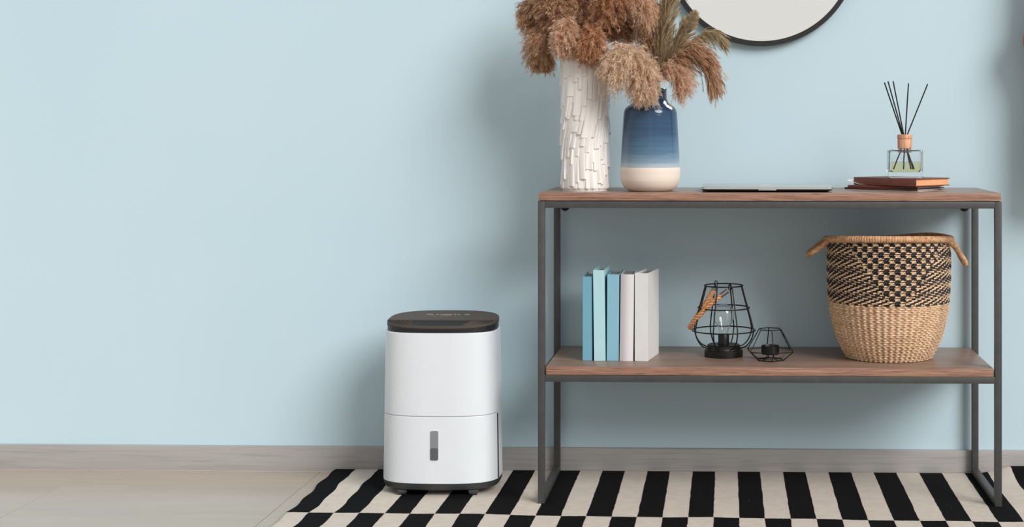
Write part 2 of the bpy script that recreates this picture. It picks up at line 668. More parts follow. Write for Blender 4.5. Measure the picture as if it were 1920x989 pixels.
shell('core', 0.19, 0.225, 'seam', 0.001, -0.0022)
shell('body', 0.2093, 0.4175, 'plastic_white', 0.0012)
tank = shell('water_tank', 0.040, 0.2079, 'plastic_white', 0.0012)
# base tray, narrower at the bottom
loft('base', [dring(0.138, 0.099, 0.0215), dring(0.1455, 0.1065, 0.0245), dring(0.1483, 0.1092, 0.0315), dring(0.1490, 0.1098, 0.0405)], 'base_grey', dh, 40)
for cx_, cy_ in ((-0.088, -0.086), (0.092, -0.086), (-0.088, 0.07), (0.092, 0.07)):
    cst = box('caster', 'base_grey', dh, cx_ - 0.0125, cx_ + 0.0125, cy_ - 0.010, cy_ + 0.012, 0.0055, 0.0145, 0.0025)
    bm = bmesh.new()
    bmesh.ops.create_cone(bm, cap_ends=True, segments=24, radius1=0.0078, radius2=0.0078, depth=0.018, matrix=Matrix.Translation((cx_, cy_ - 0.004, 0.0078)) @ Matrix.Rotation(PI / 2, 4, 'Y'))
    w_ = from_bm('wheel', bm, 'base_grey', cst)


def front_y(x, z, off=0.0, n=3.0):
    a, b = half(z)
    return -((1 - min(1, abs(x) / a) ** n) ** (1 / n)) * b - off


def front_patch(name, mat, parent, xc, w, z0, z1, rad, off, nseg=6):
    """rounded rectangle lying proud on the curved front"""
    pts = []
    for (cx_, cz_, a0) in ((xc + w / 2 - rad, z1 - rad, 0), (xc - w / 2 + rad, z1 - rad, PI / 2), (xc - w / 2 + rad, z0 + rad, PI), (xc + w / 2 - rad, z0 + rad, 1.5 * PI)):
        for k in range(nseg + 1):
            a = a0 + (PI / 2) * k / nseg
            pts.append((cx_ + rad * math.cos(a), cz_ + rad * math.sin(a)))
    bm = bmesh.new()
    A = [bm.verts.new((x, front_y(x, z_, off), z_ - zb)) for x, z_ in pts]
    B = [bm.verts.new((x, front_y(x, z_, -0.004), z_ - zb)) for x, z_ in pts]
    k = len(A)
    bm.faces.new(A)
    for i in range(k):
        bm.faces.new((A[i], A[(i + 1) % k], B[(i + 1) % k], B[i]))
    return from_bm(name, bm, mat, parent, 30)


gx_ = -0.0035
front_patch('gauge_surround', 'plastic_white', tank, gx_, 0.0245, 0.0965, 0.1755, 0.0045, 0.0006)
front_patch('gauge_window', 'gauge_light', tank, gx_, 0.0205, 0.099, 0.173, 0.0045, 0.0010)
front_patch('gauge_water', 'gauge_dark', tank, gx_, 0.0204, 0.0992, 0.130, 0.0044, 0.0013)


# side slot and its white edge on the right
def side_strip(name, mat, t0, t1, z0, z1, off, par):
    bm = bmesh.new()
    n = 3.0
    A = []
    for k in range(13):
        z_ = z0 + (z1 - z0) * k / 12
        a, b = half(z_)
        row = []
        for o_ in (-0.003, off):
            for th in (t0, t1):
                c_, s_ = math.cos(th), math.sin(th)
                x = (a + o_) * math.copysign(abs(c_) ** (2 / n), c_)
                y = (b + o_) * math.copysign(abs(s_) ** (2 / n), s_)
                row.append(bm.verts.new((x, y, z_ - zb)))
        A.append(row)
    for r0, r1 in zip(A, A[1:]):
        bm.faces.new((r0[2], r0[3], r1[3], r1[2]))
        bm.faces.new((r0[0], r0[2], r1[2], r1[0]))
        bm.faces.new((r0[1], r1[1], r1[3], r0[3]))
    bm.faces.new((A[0][0], A[0][1], A[0][3], A[0][2]))
    bm.faces.new((A[-1][0], A[-1][2], A[-1][3], A[-1][1]))
    return from_bm(name, bm, mat, par)


side_strip('slot', 'black_plastic', -0.235, -0.165, 0.042, 0.2065, 0.0006, tank)
# neck and lid
loft('neck', [dring(0.1395, 0.100, 0.412), dring(0.1395, 0.100, 0.428)], 'black_plastic', dh, 40)
lid = loft('lid_tray', [[(x, y, 0.4235 - zb - 0.05 * (0 - y) * 0) for x, y in sup(0.1385, 0.0995, 2.7, K)],
                        [(x, y, 0.434 - zb + 0.075 * (y + 0.0)) for x, y in sup(0.1405, 0.1035, 2.7, K)]], 'black_plastic', dh, 40)


def lidz(y, base=0.4365):
    return base - zb + 0.075 * y


# rim band round the lid
outer = sup(0.1412, 0.1045, 2.7, K)
inner = sup(0.1390, 0.1024, 2.7, K)
loft('rim_skirt', [[(x, y, lidz(y) - 0.0045) for x, y in outer], [(x, y, lidz(y) + 0.0008) for x, y in outer]], 'black_plastic', lid, 40)
loft('outlet_floor', [[(x, y, lidz(y) - 0.003) for x, y in inner], [(x, y, lidz(y) + 0.0048) for x, y in inner]], 'outlet', lid, 40)
bm = bmesh.new()
R4 = []
for pts, dz in ((outer, 0.0005), (outer, 0.0058), (inner, 0.0068), (inner, 0.0005)):
    R4.append([bm.verts.new((x, y, lidz(y) + dz)) for x, y in pts])
for q in range(4):
    A, B = R4[q], R4[(q + 1) % 4]
    for i in range(K):
        bm.faces.new((A[i], A[(i + 1) % K], B[(i + 1) % K], B[i]))
from_bm('rim', bm, 'lid', lid, 40)
# control panel: back two thirds of the lid, straight front edge
ycut = -0.026
pts = [p for p in inner if p[1] >= ycut]
pts_r = sorted([p for p in pts if p[0] >= 0], key=lambda p: p[1])
pts_l = sorted([p for p in pts if p[0] < 0], key=lambda p: -p[1])
xe = 0.1390 * (1 - (abs(ycut) / 0.1024) ** 2.7) ** (1 / 2.7)
outline = [(xe, ycut)] + pts_r + pts_l + [(-xe, ycut)]
panel = loft('control_panel', [[(x, y, lidz(y) - 0.006) for x, y in outline], [(x, y, lidz(y) + 0.0075) for x, y in outline]], 'lid', lid, 30)
# air outlet: curved louvre slats between panel and rim
for k in range(6):
    a_, b_ = 0.1390 - 0.0085 * (k + 1), 0.1024 - 0.0105 * (k + 1)
    seg = []
    for i in range(161):
        th = PI + PI * i / 160
        c_, s_ = math.cos(th), math.sin(th)
        x = a_ * math.copysign(abs(c_) ** (2 / 2.7), c_)
        y = b_ * math.copysign(abs(s_) ** (2 / 2.7), s_)
        if y < ycut + 0.001:
            seg.append((x, y))
    for run in ([p for p in seg if p[0] < -0.062 - 0.003 * k], [p for p in seg if p[0] > 0.062 + 0.003 * k]):
        if len(run) < 3:
            continue
        bm = bmesh.new()
        rows = []
        for x, y in run:
            rows.append([bm.verts.new((x, y + dy, lidz(y) + dz)) for dy, dz in ((0, 0.004), (0.0042, 0.004), (0.0042, 0.0064), (0, 0.0064))])
        for A, B in zip(rows, rows[1:]):
            for i in range(4):
                bm.faces.new((A[i], A[(i + 1) % 4], B[(i + 1) % 4], B[i]))
        bm.faces.new(rows[0])
        bm.faces.new(rows[-1][::-1])
        from_bm('louvre', bm, 'lid', lid, 30)


# printed control symbols on the panel
def icon(shape, x, y, s_):
    bm = bmesh.new()
    if shape == 'ring':
        n = 20
        A = [bm.verts.new((x + s_ * math.cos(2 * PI * i / n), y + s_ * math.sin(2 * PI * i / n), 0)) for i in range(n)]
        B = [bm.verts.new((x + 0.7 * s_ * math.cos(2 * PI * i / n), y + 0.7 * s_ * math.sin(2 * PI * i / n), 0)) for i in range(n)]
        for i in range(n):
            bm.faces.new((A[i], A[(i + 1) % n], B[(i + 1) % n], B[i]))
    elif shape == 'dot':
        bm.faces.new([bm.verts.new((x + s_ * math.cos(2 * PI * i / 16), y + s_ * math.sin(2 * PI * i / 16), 0)) for i in range(16)])
    elif shape == 'bar':
        bm.faces.new([bm.verts.new(p) for p in ((x - s_, y - s_ * 0.22, 0), (x + s_, y - s_ * 0.22, 0), (x + s_, y + s_ * 0.22, 0), (x - s_, y + s_ * 0.22, 0))])
    elif shape == 'drop':
        bm.faces.new([bm.verts.new((x + s_ * 0.7 * math.cos(a), y + s_ * (0.7 * math.sin(a) if math.sin(a) < 0 else 1.4 * math.sin(a) ** 2), 0)) for a in [2 * PI * i / 16 for i in range(16)]])
    for v in bm.verts:
        v.co.z = lidz(v.co.y) + 0.0077
    from_bm('control_symbol', bm, 'icon', panel, 0)


for sh, x, y, s_ in (('ring', -0.044, 0.045, 0.0085), ('dot', -0.044, 0.045, 0.003), ('bar', -0.033, 0.03, 0.006), ('drop', -0.0235, 0.043, 0.0055), ('dot', -0.014, 0.045, 0.004),
                     ('bar', 0.002, 0.046, 0.0125), ('bar', 0.002, 0.037, 0.0115), ('bar', -0.010, 0.026, 0.005), ('bar', 0.002, 0.026, 0.005), ('bar', 0.014, 0.026, 0.004),
                     ('drop', 0.022, 0.043, 0.0055), ('dot', 0.032, 0.045, 0.0045), ('ring', 0.054, 0.044, 0.0075), ('dot', 0.054, 0.044, 0.004)):
    icon(sh, x, y, s_)


# ================================================================== MIRROR
mir = empty('round_mirror', (0.0945, -0.001, 1.414), 0, 'round wall mirror with a thin black frame above the table', 'mirror')
bm = bmesh.new()
n = 160
prof = [(0.2595, 0.0), (0.2595, -0.020), (0.2580, -0.0225), (0.2475, -0.0225), (0.2462, -0.021), (0.2462, 0.0)]
rows = [[bm.verts.new((r * math.cos(2 * PI * i / n), y, r * math.sin(2 * PI * i / n))) for i in range(n)] for r, y in prof]
for q in range(len(rows)):
    A, B = rows[q], rows[(q + 1) % len(rows)]
    for i in range(n):
        bm.faces.new((A[i], A[(i + 1) % n], B[(i + 1) % n], B[i]))
from_bm('frame', bm, 'mirror_frame', mir, 35)
bm = bmesh.new()
A = [bm.verts.new((0.2463 * math.cos(2 * PI * i / n), -0.0165, 0.2463 * math.sin(2 * PI * i / n))) for i in range(n)]
B = [bm.verts.new((0.2463 * math.cos(2 * PI * i / n), -0.0125, 0.2463 * math.sin(2 * PI * i / n))) for i in range(n)]
bm.faces.new(A)
bm.faces.new(B[::-1])
for i in range(n):
    bm.faces.new((A[i], A[(i + 1) % n], B[(i + 1) % n], B[i]))
from_bm('mirror_glass', bm, 'mirror', mir, 30)


# ================================================================== WHITE CARVED VASE
def build_white_vase():
    H = 0.345
    nth, nz = 420, 330
    th = np.linspace(0, 2 * PI, nth, endpoint=False)
    z = np.linspace(0, H, nz)
    U0, Z = np.meshgrid(np.arange(nth) / nth, z)
    sway = -0.10 * (Z / H) ** 1.3 + 0.010 * np.sin(Z * 28 + 5)
    T = 2 * PI * (U0 - sway)
    base = np.interp(Z, [0, 0.01, 0.12, 0.25, H], [0.0570, 0.0580, 0.0576, 0.0584, 0.0612])

    def layer(ncol, seed, lean, amp, zlen):
        rng = np.random.RandomState(seed)
        widths = rng.uniform(0.6, 1.5, ncol)
        cuts = np.concatenate([[0], np.cumsum(widths)]) / widths.sum()
        cuts = np.round(cuts * nth) / nth
        U = U0
        col = np.clip(np.searchsorted(cuts, U, side='right') - 1, 0, ncol - 1)
        uu = (U - cuts[col]) / (cuts[col + 1] - cuts[col])
        out = np.zeros_like(Z)
        for c in range(ncol):
            mk = col == c
            zz = [-rng.uniform(0, zlen)]
            while zz[-1] < H + 0.1:
                zz.append(zz[-1] + rng.uniform(0.5, 1.5) * zlen)
            zz = np.array(zz)
            tilt = rng.choice([-1, 1], len(zz)) * rng.uniform(0.3, 0.85, len(zz))
            dep = rng.uniform(0.35, 1.0, len(zz))
            zc = Z[mk]
            k = np.searchsorted(zz, zc, side='right') - 1
            sfr = (zc - zz[k]) / (zz[np.minimum(k + 1, len(zz) - 1)] - zz[k] + 1e-9)
            # each chip stands out most at its lower end and dies into the body at its top
            shape = dep[k] * (1.0 - 0.75 * sfr) * np.clip(sfr / 0.03, 0.0, 1)
            cross = 1.0 + tilt[k] * (uu[mk] - 0.5) * 1.6 - 0.35 * (2 * uu[mk] - 1) ** 4
            out[mk] = shape * cross
        return amp * out

    d = np.maximum(layer(30, 5, -0.085, 0.0072, 0.105), layer(24, 11, -0.120, 0.0070, 0.075))
    foot = np.clip((Z - 0.002) / 0.006, 0, 1)
    R = base + d * foot
    outer_ = np.stack([R * np.cos(T), R * np.sin(T), Z], -1)
    th_top = T[-1]
    th_bot = T[0]
    rin = 0.0555
    rows = [outer_]
    for r_, z_ in ((0.0595, H + 0.0015), (0.0572, H + 0.001), (rin, H - 0.003), (rin, 0.2), (0.052, 0.02), (0.02, 0.008), (0.0005, 0.008)):
        rows.append(np.stack([r_ * np.cos(th_top), r_ * np.sin(th_top), np.full(nth, z_)], -1)[None])
    bot = [np.stack([r_ * np.cos(th_bot), r_ * np.sin(th_bot), np.full(nth, z_)], -1)[None] for r_, z_ in ((0.0005, 0.0005), (0.05, 0.0005), (0.057, 0.0))]
    P = np.vstack(bot + rows)
    me = grid_mesh('white_vase', P)
    o = link_mesh('carved_vase', me, 'ceramic_white', None)
    me.set_sharp_from_angle(angle=math.radians(40))
    o.location = (-0.3595, -0.245, 0.774)
    o.rotation_euler = (0, 0, 0.4)
    tag(o, 'tall white ceramic vase carved with bark-like vertical chips', 'vase')


build_white_vase()

# ================================================================== BLUE VASE
bv = lathe('glazed_vase', [(0.0, 0.001), (0.050, 0.0), (0.055, 0.0015), (0.066, 0.009), (0.0725, 0.020), (0.0752, 0.034), (0.0757, 0.055), (0.0750, 0.063), (0.0735, 0.100), (0.0705, 0.150),
                            (0.0685, 0.185), (0.0675, 0.198), (0.0655, 0.206), (0.0600, 0.2135), (0.0500, 0.220), (0.0445, 0.2255), (0.0418, 0.234), (0.0412, 0.248), (0.0418, 0.258), (0.0405, 0.260),
                            (0.0385, 0.258), (0.0380, 0.235), (0.046, 0.215), (0.063, 0.195), (0.069, 0.06), (0.06, 0.012), (0.0, 0.010)], 'blue_vase', None, 96)
bv.location = (-0.1925, -0.268, 0.774)
tag(bv, 'rounded vase with glossy blue glaze fading to a cream foot', 'vase')


# ================================================================== PAMPAS PLUMES
def plume(label, group, mat, pts, seed, t0=0.3, length=0.05, spread=0.9, droop=0.7, nbr=820, nh=54, hair=0.0125, along=0.5, width=0.00075, taper=0.5, stem_r=0.0016, fray=0.9):
    rng = np.random.RandomState(seed)
    base = np.array(pts[0])
    R = spline(pts, 90)
    Tn, N, B = frames(R)
    o = empty('pampas_plume', tuple(base), 0, label, 'dried grass', group)
    tube('stem', R[:82] - base, np.linspace(stem_r, stem_r * 0.4, 82), 'stem', o, 6)
    # branchlets
    tt = t0 + (1 - t0) * rng.beta(1.05, 1.0, nbr)
    fi = tt * 89
    i0 = np.clip(fi.astype(int), 0, 88)
    fr = (fi - i0)[:, None]
    p0 = R[i0] * (1 - fr) + R[i0 + 1] * fr
    tg, n_, b_ = Tn[i0], N[i0], B[i0]
    a = rng.uniform(0, 2 * PI, nbr)
    rad = np.cos(a)[:, None] * n_ + np.sin(a)[:, None] * b_
    q = (tt - t0) / (1 - t0)
    prof = (0.45 + 0.55 * np.sin(PI * np.clip(q * 0.9 + 0.12, 0, 1))) * (1 - taper * q ** 2)
    L = length * prof * rng.uniform(0.55, 1.25, nbr)
    d = along * tg + spread * rad * rng.uniform(0.35, 1.0, nbr)[:, None]
    d += rng.normal(0, 0.12, d.shape)
    d /= np.linalg.norm(d, axis=1, keepdims=True)
    dr = droop * rng.uniform(0.6, 1.4, nbr)
    # hairs along branchlets
    s_ = np.sqrt(rng.uniform(0.01, 1.0, (nbr, nh)))
    g = np.array([0, 0, -1.0])
    pos = p0[:, None, :] + d[:, None, :] * (s_ * L[:, None])[..., None] + g * ((s_ ** 2) * (L * dr)[:, None])[..., None]
    tan = d[:, None, :] + 2 * g * (s_ * dr[:, None])[..., None]
    tan /= np.linalg.norm(tan, axis=2, keepdims=True)
    rnd = rng.normal(0, 1, pos.shape)
    rnd /= np.linalg.norm(rnd, axis=2, keepdims=True)
    hd = tan + fray * rnd
    hd /= np.linalg.norm(hd, axis=2, keepdims=True)
    hl = hair * rng.uniform(0.5, 1.3, (nbr, nh)) * (1.15 - 0.45 * s_)
    side = np.cross(hd, rng.normal(0, 1, pos.shape))
    side /= np.linalg.norm(side, axis=2, keepdims=True)
    pos = pos.reshape(-1, 3); hd = hd.reshape(-1, 3); side = side.reshape(-1, 3); hl = hl.reshape(-1, 1)
    w = width * rng.uniform(0.7, 1.3, (len(pos), 1))
    sag = g * hl * 0.22
    v0 = pos - side * w * 0.5
    v1 = pos + side * w * 0.5
    v2 = pos + hd * hl * 0.55 + side * w * 0.5 + sag * 0.3
    v3 = pos + hd * hl + sag
    tint_h = np.clip(0.54 + 0.26 * rng.normal(0, 1, len(pos)) + np.repeat(0.18 * rng.normal(0, 1, nbr), nh), 0, 1)
    V = np.stack([v0, v1, v2, v3], 1).reshape(-1, 3)
    k = np.arange(len(pos))[:, None] * 4
    F = np.hstack([k, k + 1, k + 2, k + 3])
    tint = np.repeat(tint_h, 4)
    # branchlet axes as thin ribbons
    ns = 6
    ss = np.linspace(0, 1, ns)
    ax = p0[:, None, :] + d[:, None, :] * (ss[None] * L[:, None])[..., None] + g * ((ss[None] ** 2) * (L * dr)[:, None])[..., None]
    sd = np.cross(d, rng.normal(0, 1, d.shape))
    sd /= np.linalg.norm(sd, axis=1, keepdims=True)
    wv = (0.0007 * (1 - 0.7 * ss))[None, :, None]
    A = ax - sd[:, None] * wv * 0.5
    B2 = ax + sd[:, None] * wv * 0.5
    VV = np.stack([A, B2], 2).reshape(-1, 3)
    bi = (np.arange(nbr)[:, None] * ns + np.arange(ns - 1)[None]).reshape(-1, 1) * 2
    FF = np.hstack([bi, bi + 1, bi + 3, bi + 2]) + len(V)
    tint = np.concatenate([tint, np.full(len(VV), 0.35)])
    V = np.vstack([V, VV]) - base
    F = np.vstack([F, FF])
    me = np_mesh('plume', V, F)
    at = me.attributes.new('tint', 'FLOAT', 'POINT')
    if len(me.vertices) == len(tint):
        at.data.foreach_set('value', tint.astype(np.float32))
    po = link_mesh('plume', me, mat, o, smooth=False)
    po['kind'] = 'stuff'
    return o


GW, GB = 'dried plumes in the white vase', 'dried grasses in the blue vase'
wx, wy = -0.3595, -0.245
plume('large brown plume drooping over the left side of the white vase', GW, 'plume_brown',
      [(wx, wy, 0.85), (wx - 0.02, wy, 1.10), (-0.410, -0.240, 1.190), (-0.450, -0.232, 1.195), (-0.474, -0.230, 1.150), (-0.470, -0.230, 1.100)], 21, 0.40, 0.066, 0.9, 0.55)
plume('brown plume leaning out at the far left of the white vase', GW, 'plume_brown',
      [(wx - 0.01, wy + 0.01, 0.85), (wx - 0.03, wy + 0.01, 1.10), (-0.425, -0.22, 1.200), (-0.468, -0.21, 1.245), (-0.495, -0.205, 1.240), (-0.510, -0.205, 1.205)], 22, 0.42, 0.060, 0.9, 0.55)
plume('fluffy tan plume head hanging over the white vase front, left one', GW, 'plume_tan',
      [(wx - 0.01, wy - 0.01, 0.85), (wx - 0.015, wy - 0.025, 1.10), (-0.386, -0.290, 1.178), (-0.397, -0.315, 1.190), (-0.401, -0.333, 1.160), (-0.398, -0.338, 1.126)], 23, 0.48, 0.046, 0.95, 0.45, hair=0.012)
plume('fluffy brown plume head hanging over the white vase front, right one', GW, 'plume_rust',
      [(wx + 0.01, wy - 0.01, 0.85), (wx + 0.012, wy - 0.025, 1.10), (-0.345, -0.285, 1.155), (-0.340, -0.315, 1.170), (-0.338, -0.335, 1.146), (-0.340, -0.338, 1.118)], 24, 0.46, 0.048, 0.95, 0.5, hair=0.012)
plume('brown plume rising from the middle of the white vase', GW, 'plume_rust',
      [(wx, wy + 0.01, 0.85), (wx, wy + 0.01, 1.10), (-0.365, -0.225, 1.20), (-0.375, -0.215, 1.31), (-0.390, -0.21, 1.41)], 25, 0.36, 0.068, 0.9, 0.55)
plume('rust plume rising at the right of the white vase', GW, 'plume_rust',
      [(wx + 0.015, wy, 0.85), (wx + 0.025, wy, 1.10), (-0.312, -0.255, 1.19), (-0.296, -0.27, 1.27), (-0.285, -0.285, 1.31), (-0.278, -0.295, 1.27)], 26, 0.42, 0.068, 0.8, 0.85)
plume('tan plume arching over between the two vases', GW, 'plume_tan',
      [(wx + 0.02, wy, 0.85), (wx + 0.035, wy, 1.10), (-0.290, -0.25, 1.20), (-0.248, -0.262, 1.265), (-0.216, -0.268, 1.270), (-0.200, -0.268, 1.225)], 27, 0.46, 0.066, 0.75, 0.85)
plume('dark brown plume behind, at the back of the white vase', GW, 'plume_brown',
      [(wx + 0.01, wy + 0.025, 0.85), (wx + 0.02, wy + 0.03, 1.10), (-0.300, -0.195, 1.19), (-0.265, -0.18, 1.23), (-0.235, -0.175, 1.20)], 28, 0.40, 0.062, 0.9, 0.7)
plume('brown plume standing up at the left of the white vase', GW, 'plume_brown',
      [(wx - 0.01, wy, 0.85), (wx - 0.02, wy, 1.10), (-0.410, -0.255, 1.21), (-0.438, -0.26, 1.29), (-0.465, -0.262, 1.34)], 29, 0.42, 0.066, 0.9, 0.6)

bx_, by_ = -0.1925, -0.268
plume('cream feathery plume drooping over the front of the blue vase', GB, 'plume_cream',
      [(bx_, by_, 0.85), (bx_ - 0.01, by_ - 0.015, 1.035), (-0.218, -0.310, 1.100), (-0.240, -0.340, 1.122), (-0.266, -0.350, 1.112), (-0.282, -0.352, 1.082)], 31, 0.36, 0.074, 0.75, 0.75, hair=0.012)
plume('cream plume hanging down over the blue vase shoulder', GB, 'plume_cream',
      [(bx_, by_, 0.85), (bx_ - 0.003, by_ - 0.02, 1.035), (-0.200, -0.318, 1.082), (-0.204, -0.345, 1.080), (-0.204, -0.360, 1.045), (-0.200, -0.364, 1.018)], 32, 0.30, 0.058, 0.85, 0.55, hair=0.012)
plume('tall olive grass plume upright in the blue vase', GB, 'plume_green',
      [(bx_ + 0.005, by_, 0.85), (bx_ + 0.012, by_, 1.04), (-0.168, -0.262, 1.14), (-0.148, -0.258, 1.26), (-0.135, -0.255, 1.38)], 33, 0.25, 0.085, 0.36, 0.05, nbr=520, nh=26, hair=0.030, along=1.0, width=0.0007, fray=0.16)
plume('slim olive plume whose tip crosses the mirror rim', GB, 'plume_green',
      [(bx_ + 0.01, by_, 0.85), (bx_ + 0.018, by_, 1.04), (-0.146, -0.272, 1.110), (-0.112, -0.272, 1.17), (-0.088, -0.272, 1.212)], 34, 0.25, 0.068, 0.32, 0.03, nbr=520, nh=26, hair=0.026, along=1.0, width=0.0007, taper=0.8, fray=0.14)
plume('sparse grass plume arching right below the mirror', GB, 'plume_green',
      [(bx_ + 0.012, by_, 0.85), (bx_ + 0.022, by_ + 0.005, 1.04), (-0.135, -0.258, 1.095), (-0.088, -0.252, 1.152), (-0.050, -0.250, 1.176), (-0.018, -0.250, 1.168)], 35, 0.30, 0.072, 0.28, 0.75, nbr=230, nh=22, hair=0.016, along=0.9, width=0.0006, taper=0.3, fray=0.25)
plume('brown grass plume curving down at the far right of the blue vase', GB, 'plume_brown',
      [(bx_ + 0.012, by_ - 0.005, 0.85), (bx_ + 0.022, by_ - 0.005, 1.04), (-0.132, -0.285, 1.092), (-0.090, -0.290, 1.118), (-0.054, -0.290, 1.095), (-0.034, -0.290, 1.055)], 36, 0.26, 0.072, 0.42, 0.60, nbr=520, nh=34, hair=0.014, along=0.8, width=0.0007, taper=0.2, fray=0.35)
plume('brown grass plume fanning out right of the blue vase', GB, 'plume_brown',
      [(bx_ + 0.012, by_ - 0.004, 0.85), (bx_ + 0.022, by_ - 0.004, 1.04), (-0.145, -0.280, 1.092), (-0.108, -0.286, 1.128), (-0.075, -0.288, 1.130), (-0.052, -0.288, 1.108)], 39, 0.25, 0.072, 0.40, 0.60, nbr=520, nh=34, hair=0.014, along=0.8, width=0.0007, taper=0.2, fray=0.32)
plume('short brown plume hanging beside the blue vase neck', GB, 'plume_tan',
      [(bx_ + 0.01, by_ - 0.01, 0.85), (bx_ + 0.022, by_ - 0.012, 1.04), (-0.150, -0.300, 1.080), (-0.128, -0.310, 1.076), (-0.114, -0.312, 1.045)], 37, 0.28, 0.064, 0.55, 0.65, nbr=560, nh=40, hair=0.012, along=0.7)
plume('brown plume standing behind the cream ones in the blue vase', GB, 'plume_brown',
      [(bx_, by_ + 0.012, 0.85), (bx_ - 0.002, by_ + 0.014, 1.04), (-0.192, -0.245, 1.11), (-0.190, -0.240, 1.19), (-0.184, -0.240, 1.24)], 38, 0.27, 0.060, 0.65, 0.25, along=0.8)


# ================================================================== LAPTOP
lp = empty('laptop', (0.1005, -0.235, 0.774), 0.006, 'closed silver laptop lying flat on the table top', 'laptop')


def slab(name, mat, parent, w0, d0, w1, d1, z0, z1, rad, k=8, bev=0.0008):
    def rr(w, d, z):
        out = []
        for (cx_, cy_, a0) in ((w / 2 - rad, d / 2 - rad, 0), (-w / 2 + rad, d / 2 - rad, PI / 2), (-w / 2 + rad, -d / 2 + rad, PI), (w / 2 - rad, -d / 2 + rad, 1.5 * PI)):
            for i in range(k + 1):
                a = a0 + PI / 2 * i / k
                out.append((cx_ + rad * math.cos(a), cy_ + rad * math.sin(a), z))
        return out
    zb_ = min(bev, (z1 - z0) / 3)
    return loft(name, [rr(w0 - 2 * bev, d0 - 2 * bev, z0), rr(w0, d0, z0 + zb_), rr(w1, d1, z1 - zb_), rr(w1 - 2 * bev, d1 - 2 * bev, z1)], mat, parent, 40)


slab('base', 'laptop_dark', lp, 0.300, 0.200, 0.3235, 0.2235, 0.0012, 0.0066, 0.010)
lidl = slab('screen_lid', 'silver', lp, 0.324, 0.224, 0.324, 0.224, 0.0072, 0.0142, 0.011)
box('lid_notch', 'silver', lp, -0.022, 0.022, -0.1122, -0.09, 0.0050, 0.0072, 0.0005)
for x in (-0.12, 0.12):
    for y in (-0.08, 0.08):
        lathe('rubber_foot', [(0, 0), (0.006, 0), (0.006, 0.0014), (0, 0.0014)], 'laptop_dark', lp, 16, (x, y))
bm = bmesh.new()
bm.faces.new([bm.verts.new((0.017 * math.cos(2 * PI * i / 24), 0.02 + 0.017 * math.sin(2 * PI * i / 24), 0.01425)) for i in range(24)])
from_bm('pale_lid_disc', bm, 'plastic_white', lidl, 0)  # small pale disc lying flat on the lid

# ================================================================== NOTEBOOKS, LEATHER BOOK, PAPER
def soft_book(name, loc, rz, L, W, T, cover_mat, page_mat, label, cat, group=None, ct=0.0012, pin=0.003):
    o = empty(name, loc, rz, label, cat, group)
    # local: spine runs along X on the -Y side, pages open to +X / +Y
    box('cover', cover_mat, o, 0, L, 0, W, 0, ct, 0.0005)
    box('cover', cover_mat, o, 0, L, 0, W, T - ct, T, 0.0005)
    box('spine', cover_mat, o, 0, L, -0.0006, ct, 0.0004, T - 0.0004, 0.0005)
    box('pages', page_mat, o, pin, L - pin, ct, W - pin, ct, T - ct, 0.0)
    return o


rz = -math.radians(37)
fc = Vector((0.478, -0.290, 0))
Lk, Wk = 0.215, 0.140


def corner_loc(fc, rz, L, z):
    # place so that the local (L,0) corner is at fc
    return (fc.x - L * math.cos(rz), fc.y - L * math.sin(rz), z)


sh = empty('paper_sheet', corner_loc(fc + Vector((0.004, -0.006, 0)), rz, Lk, 0.7742), rz, 'white paper sheet lying under the stacked notebooks', 'paper')
box('sheet', 'paper', sh, -0.006, Lk - 0.004, 0.002, Wk - 0.004, 0, 0.0008)
soft_book('notebook', corner_loc(fc, rz, Lk, 0.7752), rz, Lk, Wk, 0.0052, 'notebook_dark', 'paper', 'thin dark brown notebook, lower one under the leather book', 'notebook', 'thin notebooks')
soft_book('notebook', corner_loc(fc + Vector((0.002, 0.008, 0)), rz, Lk - 0.008, 0.7806), rz, Lk - 0.008, Wk - 0.006, 0.0052, 'notebook_red', 'paper', 'thin russet notebook, directly beneath the thick leather book', 'notebook', 'thin notebooks')
# curled leaf of paper with a black clip
cl = empty('curled_paper', corner_loc(fc + Vector((0.0, 0.01, 0)), rz, Lk - 0.008, 0.7861), rz, 'curled white paper corner with a black clip beside the leather book', 'paper')
nx_, ny_ = 24, 10
P = np.zeros((ny_, nx_, 3))
for j in range(ny_):
    for i in range(nx_):
        x = -0.004 + 0.15 * i / (nx_ - 1)
        y = 0.004 + 0.11 * j / (ny_ - 1)
        P[j, i] = (x, y, 0.0002 + 0.016 * max(0, 1 - i / 9.0) ** 1.6 * (0.75 + 0.25 * j / (ny_ - 1)))
V = np.vstack([P.reshape(-1, 3), P.reshape(-1, 3) + np.array([0, 0, 0.0004])])
idx = np.arange(nx_ * ny_).reshape(ny_, nx_)
q = np.stack([idx[:-1, :-1], idx[:-1, 1:], idx[1:, 1:], idx[1:, :-1]], -1).reshape(-1, 4)
link_mesh('leaf', np_mesh('leaf', V, np.vstack([q[:, ::-1], q + nx_ * ny_])), 'paper', cl)
box('clip', 'black_metal', cl, 0.010, 0.019, 0.030, 0.037, 0.0085, 0.0135, 0.001)

rz2 = -math.radians(46)
lb = soft_book('leather_book', corner_loc(Vector((0.473, -0.302, 0)), rz2, 0.205, 0.787), rz2, 0.205, 0.136, 0.0195, 'leather', 'pages_tan',
               'thick brown leather book with tan page edges under the diffuser', 'book', None, 0.0022, 0.003)

# ================================================================== REED DIFFUSER
rdx, rdy, rdz = 0.4555, -0.212, 0.8067
rd = empty('reed_diffuser', (rdx, rdy, rdz), 0.0, 'clear glass reed diffuser bottle with pale wooden collar on the leather book', 'diffuser')


